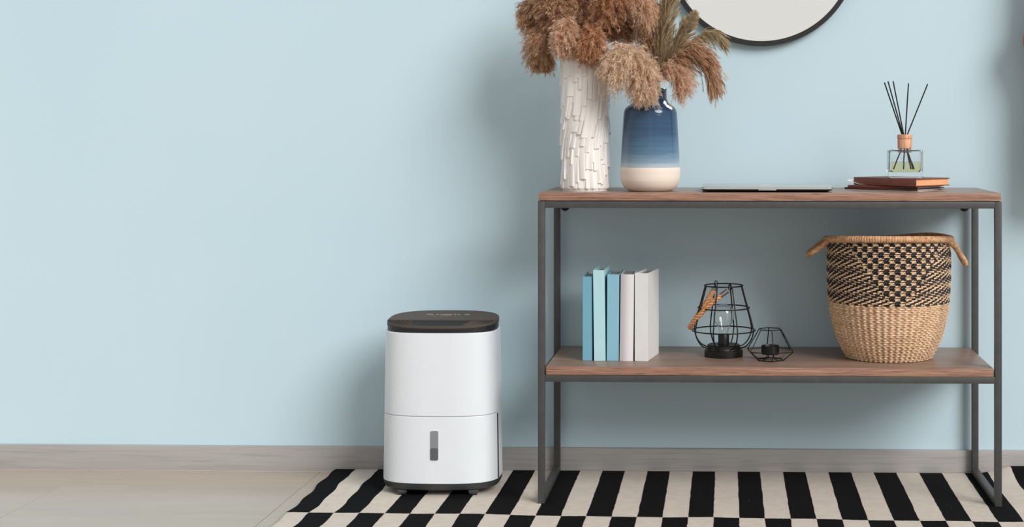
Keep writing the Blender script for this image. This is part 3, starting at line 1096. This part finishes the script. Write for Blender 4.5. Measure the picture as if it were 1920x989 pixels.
def rbox(w, d, rad, z, k=5):
    out = []
    for (cx_, cy_, a0) in ((w / 2 - rad, d / 2 - rad, 0), (-w / 2 + rad, d / 2 - rad, PI / 2), (-w / 2 + rad, -d / 2 + rad, PI), (w / 2 - rad, -d / 2 + rad, 1.5 * PI)):
        for i in range(k + 1):
            a = a0 + PI / 2 * i / k
            out.append((cx_ + rad * math.cos(a), cy_ + rad * math.sin(a), z))
    return out


def ell(r, z, k=24):
    # same vertex count as rbox (24), starting at +x going round
    return [(r * math.cos(2 * PI * i / k + 0.13), r * math.sin(2 * PI * i / k + 0.13), z) for i in range(k)]


GWd, GDp, GH = 0.087, 0.054, 0.0715
bottle = loft('bottle', [rbox(GWd - 0.004, GDp - 0.004, 0.004, 0.0), rbox(GWd, GDp, 0.005, 0.002), rbox(GWd, GDp, 0.005, GH - 0.003), rbox(GWd - 0.003, GDp - 0.003, 0.005, GH - 0.0008), rbox(GWd - 0.008, GDp - 0.008, 0.006, GH),
                         ell(0.0165, GH + 0.0012), ell(0.0150, GH + 0.003), ell(0.0150, GH + 0.006), ell(0.0115, GH + 0.006), ell(0.0115, GH - 0.001),
                         rbox(GWd - 0.012, GDp - 0.012, 0.006, GH - 0.004), rbox(GWd - 0.008, GDp - 0.008, 0.006, GH - 0.007), rbox(GWd - 0.008, GDp - 0.008, 0.006, 0.020), rbox(GWd - 0.016, GDp - 0.012, 0.007, 0.0145)], 'glass', rd, 30)
loft('oil', [rbox(GWd - 0.0164, GDp - 0.0124, 0.007, 0.0148), rbox(GWd - 0.0084, GDp - 0.0084, 0.006, 0.0203), rbox(GWd - 0.0084, GDp - 0.0084, 0.006, 0.0385)], 'oil', rd, 30)
lathe('collar', [(0.0125, GH + 0.0035), (0.0172, GH + 0.0030), (0.0183, GH + 0.0042), (0.0185, GH + 0.026), (0.0178, GH + 0.0275), (0.0192, GH + 0.0288), (0.0194, GH + 0.0355), (0.0185, GH + 0.0385), (0.0165, GH + 0.0392), (0.0065, GH + 0.0392), (0.0065, GH + 0.0035), (0.0125, GH + 0.0035)], 'cap_wood', rd, 48)
ztop = GH + 0.039
reeds = [(0.4045, -0.205, 1.0505, 'leftmost', -0.005, 0.001, 0.024, -0.008), (0.4125, -0.215, 1.0535, 'second from left', -0.0035, -0.002, 0.012, 0.006), (0.4248, -0.222, 1.0535, 'third from left', -0.002, -0.0045, -0.012, 0.010),
         (0.4650, -0.212, 1.0480, 'second from right, nearly upright,', 0.0012, 0.0, -0.024, 0.002), (0.5148, -0.205, 1.0465, 'rightmost', 0.0045, 0.002, -0.034, -0.004)]
for X_, Y_, Z_, wh, nx0, ny0, bx0, by0 in reeds:
    topp = Vector((X_ - rdx, Y_ - rdy, Z_ - rdz))
    neck = Vector((nx0, ny0, ztop - 0.006))
    dirv = (neck - topp).normalized()
    botz = 0.0215
    ln = (botz - topp.z) / dirv.z
    bot = topp + dirv * ln
    bot.x = max(-0.034, min(0.034, bot.x))
    bot.y = max(-0.018, min(0.018, bot.y))
    P = [topp, neck, bot]
    P = [tuple(Vector(p) - bot) for p in (topp, topp.lerp(neck, 0.5), neck, neck.lerp(bot, 0.5), bot)]
    ro = tube('diffuser_reed', P, 0.0017, 'reed', None, 8)
    ro.location = (rdx + bot.x, rdy + bot.y, rdz + bot.z)
    tag(ro, 'thin black reed in the diffuser bottle, %s' % wh.strip(','), 'reed', 'reeds in the diffuser')

# ================================================================== STANDING BOOKS
def book(x0, w, h, d, yf, colname, color, label, rz=0.0, rounded=0.0, rough=0.5, notch=False, lean=0.0, gap=0.006):
    o = empty('book', (x0, yf, 0.346), rz, label, 'book', 'books standing on the lower shelf')
    o.rotation_euler = (0, lean, rz)
    m = plain(colname, color, rough, var=0.025, scale=25)
    ct = 0.0022
    # cover: front board, back board and spine as one bent card
    bm = bmesh.new()
    ns = 10
    outer_ = [(0, d)]
    for i in range(ns + 1):
        t_ = i / ns
        outer_.append((w * t_, -rounded * math.sin(PI * t_)))
    outer_.append((w, d))
    inner_ = [(ct, d)]
    for i in range(ns + 1):
        t_ = i / ns
        inner_.append((ct + (w - 2 * ct) * t_, ct - rounded * 0.8 * math.sin(PI * t_)))
    inner_.append((w - ct, d))
    cols = []
    for (ax, ay), (bx0, by0) in zip(outer_, inner_):
        cols.append([bm.verts.new((ax, ay, 0)), bm.verts.new((ax, ay, h)), bm.verts.new((bx0, by0, h)), bm.verts.new((bx0, by0, 0))])
    for A, B in zip(cols, cols[1:]):
        for i in range(4):
            bm.faces.new((A[i], A[(i + 1) % 4], B[(i + 1) % 4], B[i]))
    bm.faces.new(cols[0])
    bm.faces.new(cols[-1][::-1])
    bmesh.ops.recalc_face_normals(bm, faces=bm.faces)
    ed = [e for e in bm.edges if len(e.link_faces) == 2 and e.calc_face_angle(0) > 0.6]
    bmesh.ops.bevel(bm, geom=ed, offset=0.0006, segments=2, affect='EDGES')
    from_bm('cover', bm, m, o, 30)
    box('pages', 'book_pages', o, ct + 0.0003, w - ct - 0.0003, ct + 0.0015, d - 0.005, 0.003, h - gap)
    return o, m


yb = -0.285
book(-0.3630, 0.0245, 0.2125, 0.148, yb, 'steel_blue_cover', (112, 166, 186), 'slim mid-blue hardback, leftmost on the lower shelf', 0.0)
book(-0.3335, 0.0285, 0.2290, 0.150, yb - 0.005, 'ice_blue_cover', (176, 216, 222), 'pale ice-blue hardback, tallest of the five', -0.03, lean=-0.012, gap=0.010)
book(-0.3020, 0.0305, 0.2180, 0.150, yb, 'sky_blue_cover', (132, 181, 200), 'sky-blue hardback between the ice-blue and lilac-white books', 0.0, lean=0.006)
book(-0.2695, 0.0345, 0.2190, 0.146, yb - 0.001, 'lilac_white_cover', (208, 203, 206), 'lilac-white book with a rounded spine', 0.0, rounded=0.006, lean=0.014)
book(-0.2310, 0.0335, 0.2215, 0.142, yb - 0.004, 'warm_white_cover', (222, 221, 220), 'warm white hardback, rightmost, with its side cover showing', -0.155)

# ================================================================== LANTERN
lx, ly = -0.007, -0.195
ln_ = empty('wire_lantern', (lx, ly, 0.346), 0, 'black wire lantern with a bulb and rope handle on the shelf', 'lantern')
lathe('base', [(0, 0), (0.048, 0), (0.0495, 0.0012), (0.0495, 0.015), (0.0478, 0.0172), (0.0435, 0.018), (0.0425, 0.020), (0.0425, 0.0285), (0.0405, 0.0305), (0.0, 0.0315)], 'black_metal', ln_, 64)
rings = [(0.0495, 0.182), (0.0660, 0.125), (0.0810, 0.067)]
for r, z_ in rings:
    tube('wire_ring', ring_pts(r, z_, 72), 0.0017, 'black_metal', ln_, 8, True)
for k in range(8):
    a = math.radians(26 + 45 * k)
    prof = spline([(0.0495, 0.182, 0), (0.0578, 0.153, 0), (0.0660, 0.125, 0), (0.0750, 0.094, 0), (0.0800, 0.067, 0), (0.0750, 0.047, 0), (0.0610, 0.029, 0), (0.0420, 0.0215, 0)], 40)
    tube('wire_rib', [(r * math.cos(a), r * math.sin(a), z_) for r, z_, _ in prof], 0.0017, 'black_metal', ln_, 8)
lathe('bulb_socket', [(0, 0.031), (0.0142, 0.031), (0.0142, 0.0545), (0.0134, 0.0562), (0.0, 0.0562)], 'black_metal', ln_, 40)
bulb = lathe('glass_bulb', [(0.0108, 0.0555), (0.0115, 0.0640), (0.0147, 0.0740), (0.0219, 0.0860), (0.0268, 0.0980), (0.0276, 0.1080), (0.0256, 0.1190), (0.0196, 0.1275), (0.0107, 0.1320), (0.0000, 0.1332),
                             (0.0000, 0.1324), (0.0105, 0.1312), (0.0190, 0.1268), (0.0246, 0.1185), (0.0267, 0.1080), (0.0258, 0.0983), (0.0211, 0.0864), (0.0140, 0.0744), (0.0108, 0.0642), (0.0101, 0.0555), (0.0108, 0.0555)], 'glass', ln_, 48)
for k in range(3):
    a = 2 * PI * k / 3
    P = [(0.007 * math.cos(a + 0.5 * t_ * 6) * (0.6 + t_), 0.007 * math.sin(a + 0.5 * t_ * 6) * (0.6 + t_), 0.058 + 0.058 * t_) for t_ in np.linspace(0, 1, 24)]
    tube('filament', P, 0.00025, 'tungsten', bulb, 5)
# rope handle hanging to the left
ha, hb = (-0.020, 0.046), (0.016, -0.047)
rope_path = spline([(ha[0], ha[1], 0.178), (-0.036, 0.044, 0.148), (-0.066, 0.030, 0.103), (-0.0865, 0.000, 0.074), (-0.070, -0.028, 0.100), (-0.030, -0.046, 0.142), (hb[0], hb[1], 0.178)], 150)
hnd = empty('rope_handle', (0, 0, 0))
hnd.parent = ln_
Tn, Nn, Bn = frames(rope_path)
core = rope_path[12:-12]
for k in range(3):
    ph = 2 * PI * k / 3
    ang = np.linspace(0, 2 * PI * 9, len(core)) + ph
    P = core + 0.0033 * (np.cos(ang)[:, None] * Nn[12:-12] + np.sin(ang)[:, None] * Bn[12:-12])
    tube('rope_strand', P, 0.0037, 'rope', hnd, 8)
for seg in (rope_path[3:14], rope_path[-14:-3]):
    tube('ferrule', seg, 0.0062, 'ferrule', hnd, 14)
for (hx, hy) in (ha, hb):
    P = [(hx * 1.0 + 0.004 * math.cos(a), hy * 1.0, 0.182 + 0.0075 * math.sin(a)) for a in np.linspace(0, 2 * PI, 20, endpoint=False)]
    tube('hanging_loop', P, 0.0012, 'black_metal', ln_, 7, True)

# ================================================================== TEALIGHT HOLDER
tx, ty = 0.111, -0.262
th_ = empty('tealight_holder', (tx, ty, 0.346), 0, 'small black geometric wire tealight holder beside the lantern', 'candle holder')


def poly(r, z_, ph):
    return [Vector((r * math.cos(ph + PI / 3 * k), r * math.sin(ph + PI / 3 * k), z_)) for k in range(6)]


ph = math.radians(36)
top, mid, low = poly(0.0298, 0.0785, ph), poly(0.0625, 0.0245, ph), poly(0.0350, 0.0016, ph)
for lv in (top, mid, low):
    for k in range(6):
        tube('wire_edge', [lv[k], lv[k].lerp(lv[(k + 1) % 6], 0.5), lv[(k + 1) % 6]], 0.0013, 'black_metal', th_, 6)
for A, B in ((top, mid), (mid, low)):
    for k in range(6):
        tube('wire_edge', [A[k], A[k].lerp(B[k], 0.5), B[k]], 0.0013, 'black_metal', th_, 6)
lathe('candle_cup', [(0, 0.0155), (0.0215, 0.0155), (0.0225, 0.0165), (0.0228, 0.0365), (0.0218, 0.0372), (0.0212, 0.036), (0.0208, 0.019), (0.0, 0.018)], 'black_metal', th_, 40)
for k in range(4):
    a = PI / 4 + PI / 2 * k
    P = spline([(0.013 * math.cos(a), 0.013 * math.sin(a), 0.016), (0.012 * math.cos(a), 0.012 * math.sin(a), 0.008), (0.020 * math.cos(a), 0.020 * math.sin(a), 0.003), (0.0300 * math.cos(a), 0.0300 * math.sin(a), 0.0016)], 12)
    tube('cup_support', P, 0.0011, 'black_metal', th_, 6)


# ================================================================== BASKET
bk = empty('woven_basket', (0.416, -0.197, 0.346), 0, 'woven seagrass basket with black patterned upper band and two handles', 'basket')


def brad(z):
    return np.interp(z, [0.0, 0.004, 0.018, 0.042, 0.068, 0.096, 0.122, 0.150, 0.200, 0.235, 0.275, 0.300], [0.1045, 0.1085, 0.1165, 0.1285, 0.1375, 0.1445, 0.1490, 0.1530, 0.1556, 0.1560, 0.1556, 0.1560])


def rim_dz(a):
    # the mouth is slightly warped: front and back right stand a little higher than the sides
    return -0.0015 - 0.0105 * np.sin(a) + 0.009 * np.exp(-((np.angle(np.exp(1j * (a - 0.75)))) / 0.55) ** 2)


NC = 72
SPC = 6
nth = NC * SPC
ang = np.linspace(0, 2 * PI, nth, endpoint=False)
cellf = np.arange(nth) / SPC
Vs, Fs, dyed = [], [], []
off = 0
sides = 6
H_b, H_t = 0.0035, 0.297
n_low, n_up = 31, 36
zs = list(np.linspace(H_b, 0.1475, n_low, endpoint=False)) + list(np.linspace(0.1475, H_t, n_up))
for ri, z_ in enumerate(zs):
    upper = ri >= n_low
    pitch = (0.1475 - H_b) / n_low if not upper else (H_t - 0.1475) / n_up
    hh = pitch * 0.56
    par = ri % 2
    if upper:
        und = 0.0014 * np.cos(PI * cellf + PI * par)
    else:
        und = 0.0016 * np.cos(PI * cellf * 1.5) + 0.0010 * np.cos(PI * cellf * 1.5 + PI * par)
    R = brad(z_) + und
    zc = z_ + rim_dz(ang) * max(0, (z_ - 0.16) / 0.137) ** 2
    lean = 0.0009 * np.sin(PI * cellf + PI * par) if upper else 0.0
    sa = np.linspace(0, 2 * PI, sides, endpoint=False)
    rr_ = R[:, None] + 0.0017 * np.cos(sa)[None]
    zz_ = (zc + lean)[:, None] + hh * np.sin(sa)[None]
    V = np.stack([rr_ * np.cos(ang)[:, None], rr_ * np.sin(ang)[:, None], zz_], -1)
    idx = off + np.arange(nth * sides).reshape(nth, sides)
    nxt = np.roll(idx, -1, 0)
    F = np.stack([idx, nxt, np.roll(nxt, -1, 1), np.roll(idx, -1, 1)], -1).reshape(-1, 4)
    Vs.append(V.reshape(-1, 3))
    Fs.append(F)
    off += nth * sides
    if upper:
        k = ri - n_low
        a_front = np.angle(np.exp(1j * (ang + PI / 2)))          # 0 at the front, + to the right
        half_w = 0.10 + 0.80 * (k / n_up)
        blocks = np.abs(a_front - 0.05 + 0.25 * (1 - k / n_up) * 0) < half_w
        fp = ((cellf + (k // 3) + (0.0, 0.17, 0.0)[k % 3]) / 2.0) % 1.0
        blk_phase = fp < 0.49
        diag_phase = ((cellf - 0.72 * k) / 2.0) % 1.0 < 0.47
        d_ = np.where(blocks, blk_phase, diag_phase).astype(np.float32)
    else:
        d_ = np.zeros(nth, dtype=np.float32)
    dyed.append(np.repeat(d_, sides))
me = np_mesh('woven_body', np.vstack(Vs), np.vstack(Fs))
at = me.attributes.new('dyed', 'FLOAT', 'FACE')
at.data.foreach_set('value', np.concatenate(dyed))
wb = link_mesh('woven_body', me, 'weave', bk)
wb['kind'] = 'stuff'
# inner lining and floor, added dark behind the weave to shade its gaps
prof_in = [(0.0, 0.002), (0.100, 0.002)] + [(float(brad(z_)) - 0.0022, float(z_)) for z_ in np.linspace(0.004, 0.299, 24)] + [(float(brad(z_)) - 0.004, float(z_)) for z_ in np.linspace(0.299, 0.008, 24)] + [(0.098, 0.006), (0.0, 0.006)]
lathe('gap_shade_shell', prof_in, 'basket_inside', bk, 72)


def wrapped(name, path, r, wraps, mat, parent, closed=False, sides=10, per=6):
    n = wraps * per
    if closed:
        P = np.array(path)
    else:
        P = spline(path, n)
    k = np.arange(len(P))
    rr_ = r * (0.90 + 0.12 * np.abs(np.sin(PI * k / per)) ** 0.7)
    return tube(name, P, rr_, mat, parent, sides, closed)


nr = 150 * 6
ar = np.linspace(0, 2 * PI, nr, endpoint=False)
rimP = np.stack([0.1585 * np.cos(ar), 0.1585 * np.sin(ar), 0.3035 + rim_dz(ar)], -1)
wrapped('rim', rimP, 0.0092, 150, 'wrap', bk, True)
hl = [(-0.1540, -0.052, 0.304), (-0.1700, -0.050, 0.289), (-0.1960, -0.036, 0.270), (-0.2060, 0.0, 0.262), (-0.1960, 0.036, 0.270), (-0.1700, 0.050, 0.289), (-0.1540, 0.052, 0.304)]
wrapped('handle', [(x, y * 0.8, z_) for x, y, z_ in hl], 0.0072, 52, 'wrap', bk)
hr = [(0.140, -0.072, 0.304), (0.158, -0.066, 0.290), (0.184, -0.040, 0.256), (0.1955, -0.005, 0.240), (0.190, 0.025, 0.252), (0.174, 0.040, 0.285), (0.1545, 0.045, 0.305)]
wrapped('handle', hr, 0.0072, 52, 'wrap', bk)


# ================================================================== GARMENT AT THE RIGHT EDGE
def build_coat():
    o = empty('hanging_garment', (0.950, -0.095, 0.76), 0, 'reddish-brown cloth item hanging on the wall at the right edge', 'garment')
    nth, nz = 96, 80
    th = np.linspace(0, 2 * PI, nth, endpoint=False)
    rows = []
    for k in range(nz):
        t_ = k / (nz - 1)
        z_ = t_ * 0.78
        zw = 0.76 + z_
        a = np.interp(t_, [0, 0.1, 0.45, 0.78, 0.86, 0.94, 1], [0.128, 0.130, 0.130, 0.128, 0.112, 0.055, 0.018])
        b = np.interp(t_, [0, 0.3, 0.8, 1], [0.050, 0.048, 0.040, 0.015])
        fold = 1 + 0.045 * np.sin(7 * th + 1.5 * t_ + 0.6) * (1 - 0.75 * t_) + 0.012 * np.sin(13 * th - 4 * t_)
        x = a * np.cos(th) * fold
        y = b * np.sin(th) * fold
        bulge = 0.046 * math.exp(-((zw - 1.165) / 0.060) ** 2)
        x = x - bulge * np.clip(-np.cos(th), 0, 1) ** 3
        rows.append(np.stack([x, y, np.full(nth, z_)], -1))
    cap0 = np.repeat(rows[0].mean(0, keepdims=True), nth, 0)
    cap1 = np.repeat(rows[-1].mean(0, keepdims=True), nth, 0)
    me = grid_mesh('cloth', np.stack([cap0] + rows + [cap1]))
    link_mesh('cloth', me, 'coat', o)
    tube('wall_hook', spline([(0, 0.093, 0.79), (0, 0.02, 0.785), (0, 0.0, 0.775), (0, -0.012, 0.80)], 16), 0.005, 'black_metal', o, 10)


build_coat()
